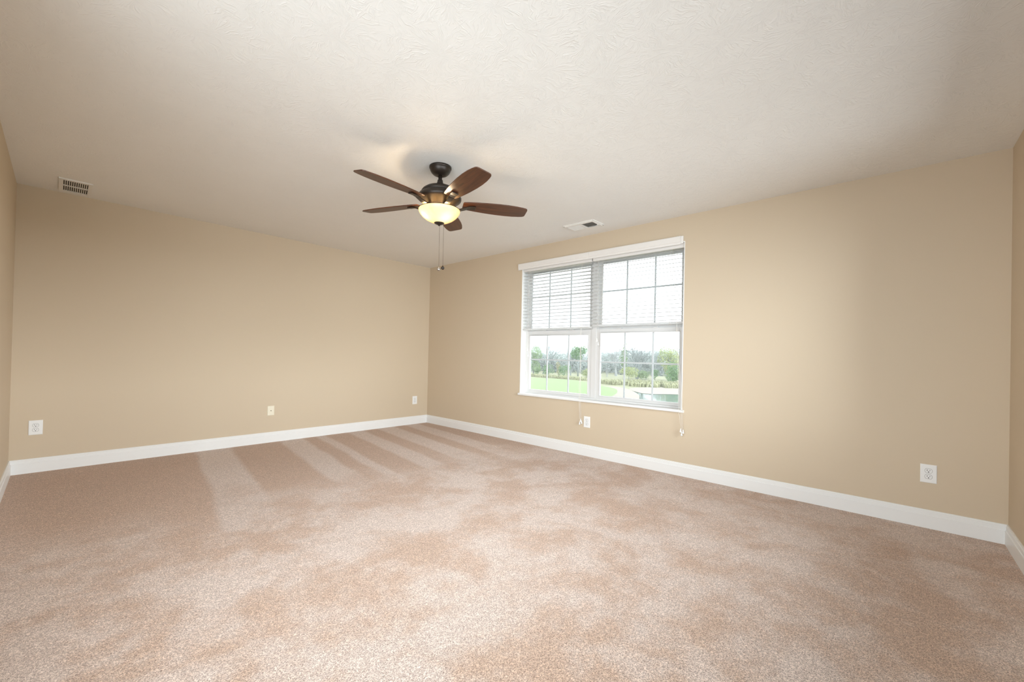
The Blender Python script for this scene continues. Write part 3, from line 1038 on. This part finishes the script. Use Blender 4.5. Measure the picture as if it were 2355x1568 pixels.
def trunk_mesh(h, r, seed):
    rng_ = random.Random(seed)
    m = MB().tube([(0, 0, -0.1), (rng_.uniform(-.1, .1), 0, h * 0.5), (0, rng_.uniform(-.1, .1), h)], [r, r * 0.8, r * 0.45], 7)
    for k in range(5):
        a = k * 1.3 + rng_.random()
        z = h * rng_.uniform(0.45, 0.9)
        m.tube([(0, 0, z), (math.cos(a) * h * 0.16, math.sin(a) * h * 0.16, z + h * 0.13), (math.cos(a) * h * 0.28, math.sin(a) * h * 0.28, z + h * 0.3)], [r * 0.45, r * 0.3, r * 0.12], 5)
    return m


def leafy(name, label, cat, u, dist, h, w, mat, seed, zlow=0.3, n=520, size=0.3, group=None):
    n, size = n * 4, size * 0.5
    t_ = thing(name, label, cat, far(u, dist), group=group)
    trunk_mesh(h * 0.8, max(0.05, h * 0.022), seed).build('trunk' if cat == 'tree' else 'stem', M['bark_dark'], t_)
    rz_ = h * (1 - zlow) / 2
    crown_mesh(w / 2, w / 2, rz_, h * zlow + rz_, n, size, seed).build('crown' if cat == 'tree' else 'foliage', M[mat], t_)
    return t_


def bare(label, u, dist, h, seed, stems=1, spread=0.6, mat='bark', group=None):
    o = bare_mesh(h, seed, stems, spread).build('bare_tree', M[mat], None, loc=far(u, dist))
    return tag(o, label, 'tree', group)


def hz(u):
    return 816.25 + (u - 1217) * 0.0219


def hgt(u, ytop, dist):
    return CAM.z - GZ + (hz(u) - ytop) / FPX * dist * 0.985


# left pair of panes
leafy('leafy_tree', 'pale green tree at the far edge seen through the first pane of the left sash', 'tree', 1228, 92, hgt(1228, 799, 92), 4.2, 'leaf_green', 21, 0.1, 620, 0.26)
bare('thin bare sapling rising above the trees through the first pane of the left sash', 1249, 95, hgt(1249, 782, 95), 22, 1, 0.38, 'bark_dark')
leafy('shrub', 'bright green shrub by the golden grass, below the bare sapling', 'shrub', 1237, 88, 2.0, 2.2, 'leaf_green', 23, 0.05, 220, 0.2)
leafy('shrub', 'deep green shrub beside the first upright muntin of the left sash', 'shrub', 1263, 87, 2.4, 2.6, 'leaf_deep', 24, 0.05, 240, 0.2)
leafy('slender_tree', 'slim golden tree standing among the shrubs in the middle of the left sash', 'tree', 1285, 86, 3.2, 1.1, 'leaf_gold', 25, 0.1, 150, 0.18)
leafy('shrub', 'dark grey-green shrub near the second upright muntin of the left sash', 'shrub', 1298, 85, 2.4, 2.4, 'leaf_deep', 26, 0.05, 220, 0.2)
leafy('leafy_tree', 'rounded bright green tree in the last pane of the left sash', 'tree', 1330, 88, hgt(1330, 797, 88), 3.0, 'leaf_deep', 27, 0.5, 560, 0.24)
bare('sparse bare tree beside the rounded bright green tree', 1313, 92, hgt(1313, 786, 92), 28, 1, 0.4, 'bark_dark')
leafy('shrub', 'yellow-green shrub at the right edge of the left sash, by the mullion', 'shrub', 1349, 82, 2.0, 2.2, 'leaf_yellow', 29, 0.05, 220, 0.2)
# grey woods across both sashes
gw = 'grey hazy trees of the wood beyond the lawn'
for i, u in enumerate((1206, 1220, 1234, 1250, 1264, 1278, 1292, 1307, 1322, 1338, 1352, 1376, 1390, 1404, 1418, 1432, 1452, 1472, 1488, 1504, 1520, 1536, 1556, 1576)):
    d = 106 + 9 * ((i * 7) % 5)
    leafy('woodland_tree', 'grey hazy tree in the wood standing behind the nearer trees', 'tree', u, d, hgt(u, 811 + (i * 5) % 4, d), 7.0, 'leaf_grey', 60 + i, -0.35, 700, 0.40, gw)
# right pair of panes
bare('small bare tree with low fans of twigs at the left of the right sash', 1397, 90, hgt(1397, 838, 90), 31, 3, 0.7)
bare('tall bare tree with flat twig tops in the first pane of the right sash', 1418, 96, hgt(1418, 783, 96), 32, 2, 0.6)
leafy('leafy_tree', 'tall narrow green tree behind the first upright muntin of the right sash', 'tree', 1437, 94, hgt(1437, 790, 94), 2.2, 'leaf_green', 33, 0.15, 300, 0.24)
leafy('shrub', 'wide yellow-green shrub at the foot of the narrow green tree', 'shrub', 1447, 82, 2.4, 4.6, 'leaf_yellow', 34, 0.03, 420, 0.2)
bare('spreading bare tree with several stems in the middle of the right sash', 1466, 86, hgt(1466, 774, 86), 35, 4, 0.72, 'bark_dark')
leafy('shrub', 'low green shrub right of the spreading bare tree', 'shrub', 1487, 84, 1.7, 3.4, 'leaf_green', 36, 0.03, 300, 0.2)
leafy('shrub', 'small dark shrub just past the second upright muntin of the right sash', 'shrub', 1507, 84, 2.3, 1.7, 'leaf_deep', 37, 0.03, 200, 0.2)
leafy('leafy_tree', 'tall yellow-green tree in the last pane of the right sash', 'tree', 1543, 84, hgt(1543, 792, 84), 5.4, 'leaf_yellow', 38, 0.05, 900, 0.24)
leafy('shrub', 'big deep green bush in front of the tall yellow-green tree', 'shrub', 1556, 76, 3.6, 3.6, 'leaf_deep', 39, 0.03, 620, 0.22)

# thin overcast haze lying over the fields
hm = bpy.data.materials.new('thin_haze')
hm.use_nodes = True
hn = hm.node_tree.nodes
hn.clear()
ho = hn.new('ShaderNodeOutputMaterial')
hv_ = hn.new('ShaderNodeVolumeScatter')
hv_.inputs['Color'].default_value = (0.94, 1.0, 0.99, 1)
hv_.inputs['Density'].default_value = 0.0008
hm.node_tree.links.new(hv_.outputs[0], ho.inputs['Volume'])
tag(MB().box((14, -120, GZ + 0.02), (330, 300, 16)).build('haze', hm), 'thin pale haze over the fields outside', 'haze', kind='structure')
